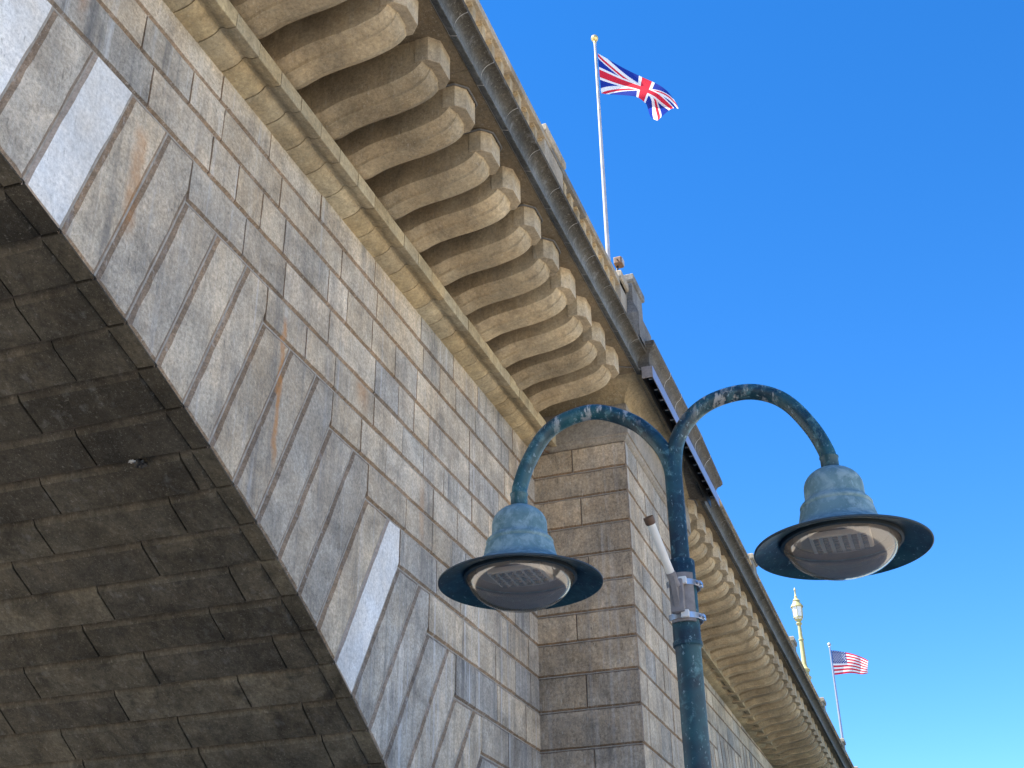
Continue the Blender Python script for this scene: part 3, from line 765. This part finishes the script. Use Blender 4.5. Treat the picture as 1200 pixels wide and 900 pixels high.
mb.lathe([(.175,3.13),(.19,3.13),(.19,3.16),(.175,3.16)],seg=6); mb.lathe([(.20,3.52),(.23,3.53),(.22,3.57),(.13,3.70),(.12,3.75),(.14,3.77),(.10,3.80),(.05,3.88),(.06,3.92),(.03,3.96),(.025,4.15),(.045,4.18),(.001,4.28)],seg=12)
mb.build('lantern_frame',M['cream'],lg,smooth=35)

# ------------------------------------------------------------------ ground and far tree
# the near bank carries the camera, the lamp and the first pier; the far span crosses a channel of water
mb=MB(); G=900
mb.add([(-G,-G,0),(31,-G,0),(31,G,0),(-G,G,0),(31,-G,-2.5),(31,G,-2.5)],[(0,1,2,3),(1,4,5,2)])
mb.add([(96,-G,0),(G,-G,0),(G,G,0),(96,G,0),(96,-G,-2.5),(96,G,-2.5)],[(0,1,2,3),(0,3,5,4)])
tag(mb.build('ground',M['ground'],recalc=False),kind='structure')
mb=MB(); mb.add([(30,-G,-1.1),(97,-G,-1.1),(97,G,-1.1),(30,G,-1.1)],[(0,1,2,3)])
m_=NT('channel_water'); m_.bump(m_.noise(1.6,5,.6),.35,.06); m_.fin((.02,.055,.06),.08,0,.5)
tag(mb.build('water',m_.mat),kind='structure')
def tree(x,y,h,cr,label):
    t=thing('tree',label,'tree',(x,y,0)); rr=random.Random(4)
    mb=MB(); mb.tube([(0,0,0),(.1,.05,h*.3),(0,.1,h*.6),(.1,0,h*.8)],[.28,.22,.14,.06],10)
    for k in range(7):
        a=k*2.4; z=h*(.35+.06*k); mb.tube([(0,.05,z),(cr*.5*cos(a),cr*.5*sin(a),z+h*.14)],[.09,.03],6)
    mb.build('trunk',M['bark'],t,smooth=50)
    mb=MB(); cl=[]
    for k in range(38):
        a=rr.uniform(0,2*pi); q=sqrt(rr.random())*cr; z=h*(.42+.52*rr.random()); q*=sqrt(max(.08,1-((z/h-.62)/.4)**2)); cl.append((q*cos(a),q*sin(a),z,rr.uniform(.5,1.0)*cr*.32))
    for (x0,y0,z0,r) in cl:
        for i in range(120):
            d=Vector((rr.gauss(0,1),rr.gauss(0,1),rr.gauss(0,.8))).normalized()*r*rr.random()**.4; c=Vector((x0,y0,z0))+d
            u=Vector((rr.gauss(0,1),rr.gauss(0,1),rr.gauss(0,1))).normalized(); w=u.orthogonal().normalized(); s=rr.uniform(.08,.17)
            mb.add([c-u*s,c+w*s*.5,c+u*s,c-w*s*.5],[(0,1,2,3)])
    mb.build('crown',M['leaf'],t,recalc=False)
tree(150,2.5,28.4,6.0,'bushy green tree far beyond the end of the bridge, only its tip showing')

# ------------------------------------------------------------------ camera, light, sky
cam=bpy.data.cameras.new('camera'); cam.sensor_width=36; cam.lens=F_PX/1200*36; cam.clip_start=.05; cam.clip_end=5000
co=bpy.data.objects.new('camera',cam); link(co)
m=Matrix((RV,UV,-dv)).transposed().to_4x4(); m.translation=CAMP; co.matrix_world=m; S.camera=co
SUN_AZ,SUN_EL=radians(112),radians(56)
sd=Vector((cos(SUN_AZ)*cos(SUN_EL),sin(SUN_AZ)*cos(SUN_EL),sin(SUN_EL)))
sl=bpy.data.lights.new('sun','SUN'); sl.energy=5.0; sl.angle=radians(.53); sl.color=(1,.94,.84)
so=bpy.data.objects.new('sun',sl); link(so); so.rotation_euler=sd.to_track_quat('Z','Y').to_euler(); so.location=(0,0,40)
W=bpy.data.worlds.new('World'); S.world=W; W.use_nodes=True; nt=W.node_tree
sky=nt.nodes.new('ShaderNodeTexSky'); sky.sky_type='NISHITA'; sky.sun_disc=False; sky.sun_elevation=SUN_EL; sky.sun_rotation=pi/2-SUN_AZ
sky.altitude=1500; sky.air_density=1.0; sky.dust_density=.05; sky.ozone_density=3.0
hs=nt.nodes.new('ShaderNodeHueSaturation'); hs.inputs['Saturation'].default_value=1.33; hs.inputs['Hue'].default_value=.505
bg=nt.nodes['Background']; bg.inputs[1].default_value=.094
nt.links.new(sky.outputs[0],hs.inputs['Color']); nt.links.new(hs.outputs[0],bg.inputs[0])
S.view_settings.view_transform='Standard'; S.view_settings.look='None'; S.view_settings.exposure=1.82; S.view_settings.gamma=1
S.view_settings.use_curve_mapping=False
S.cycles.max_bounces=8; S.cycles.diffuse_bounces=5; S.cycles.transparent_max_bounces=8
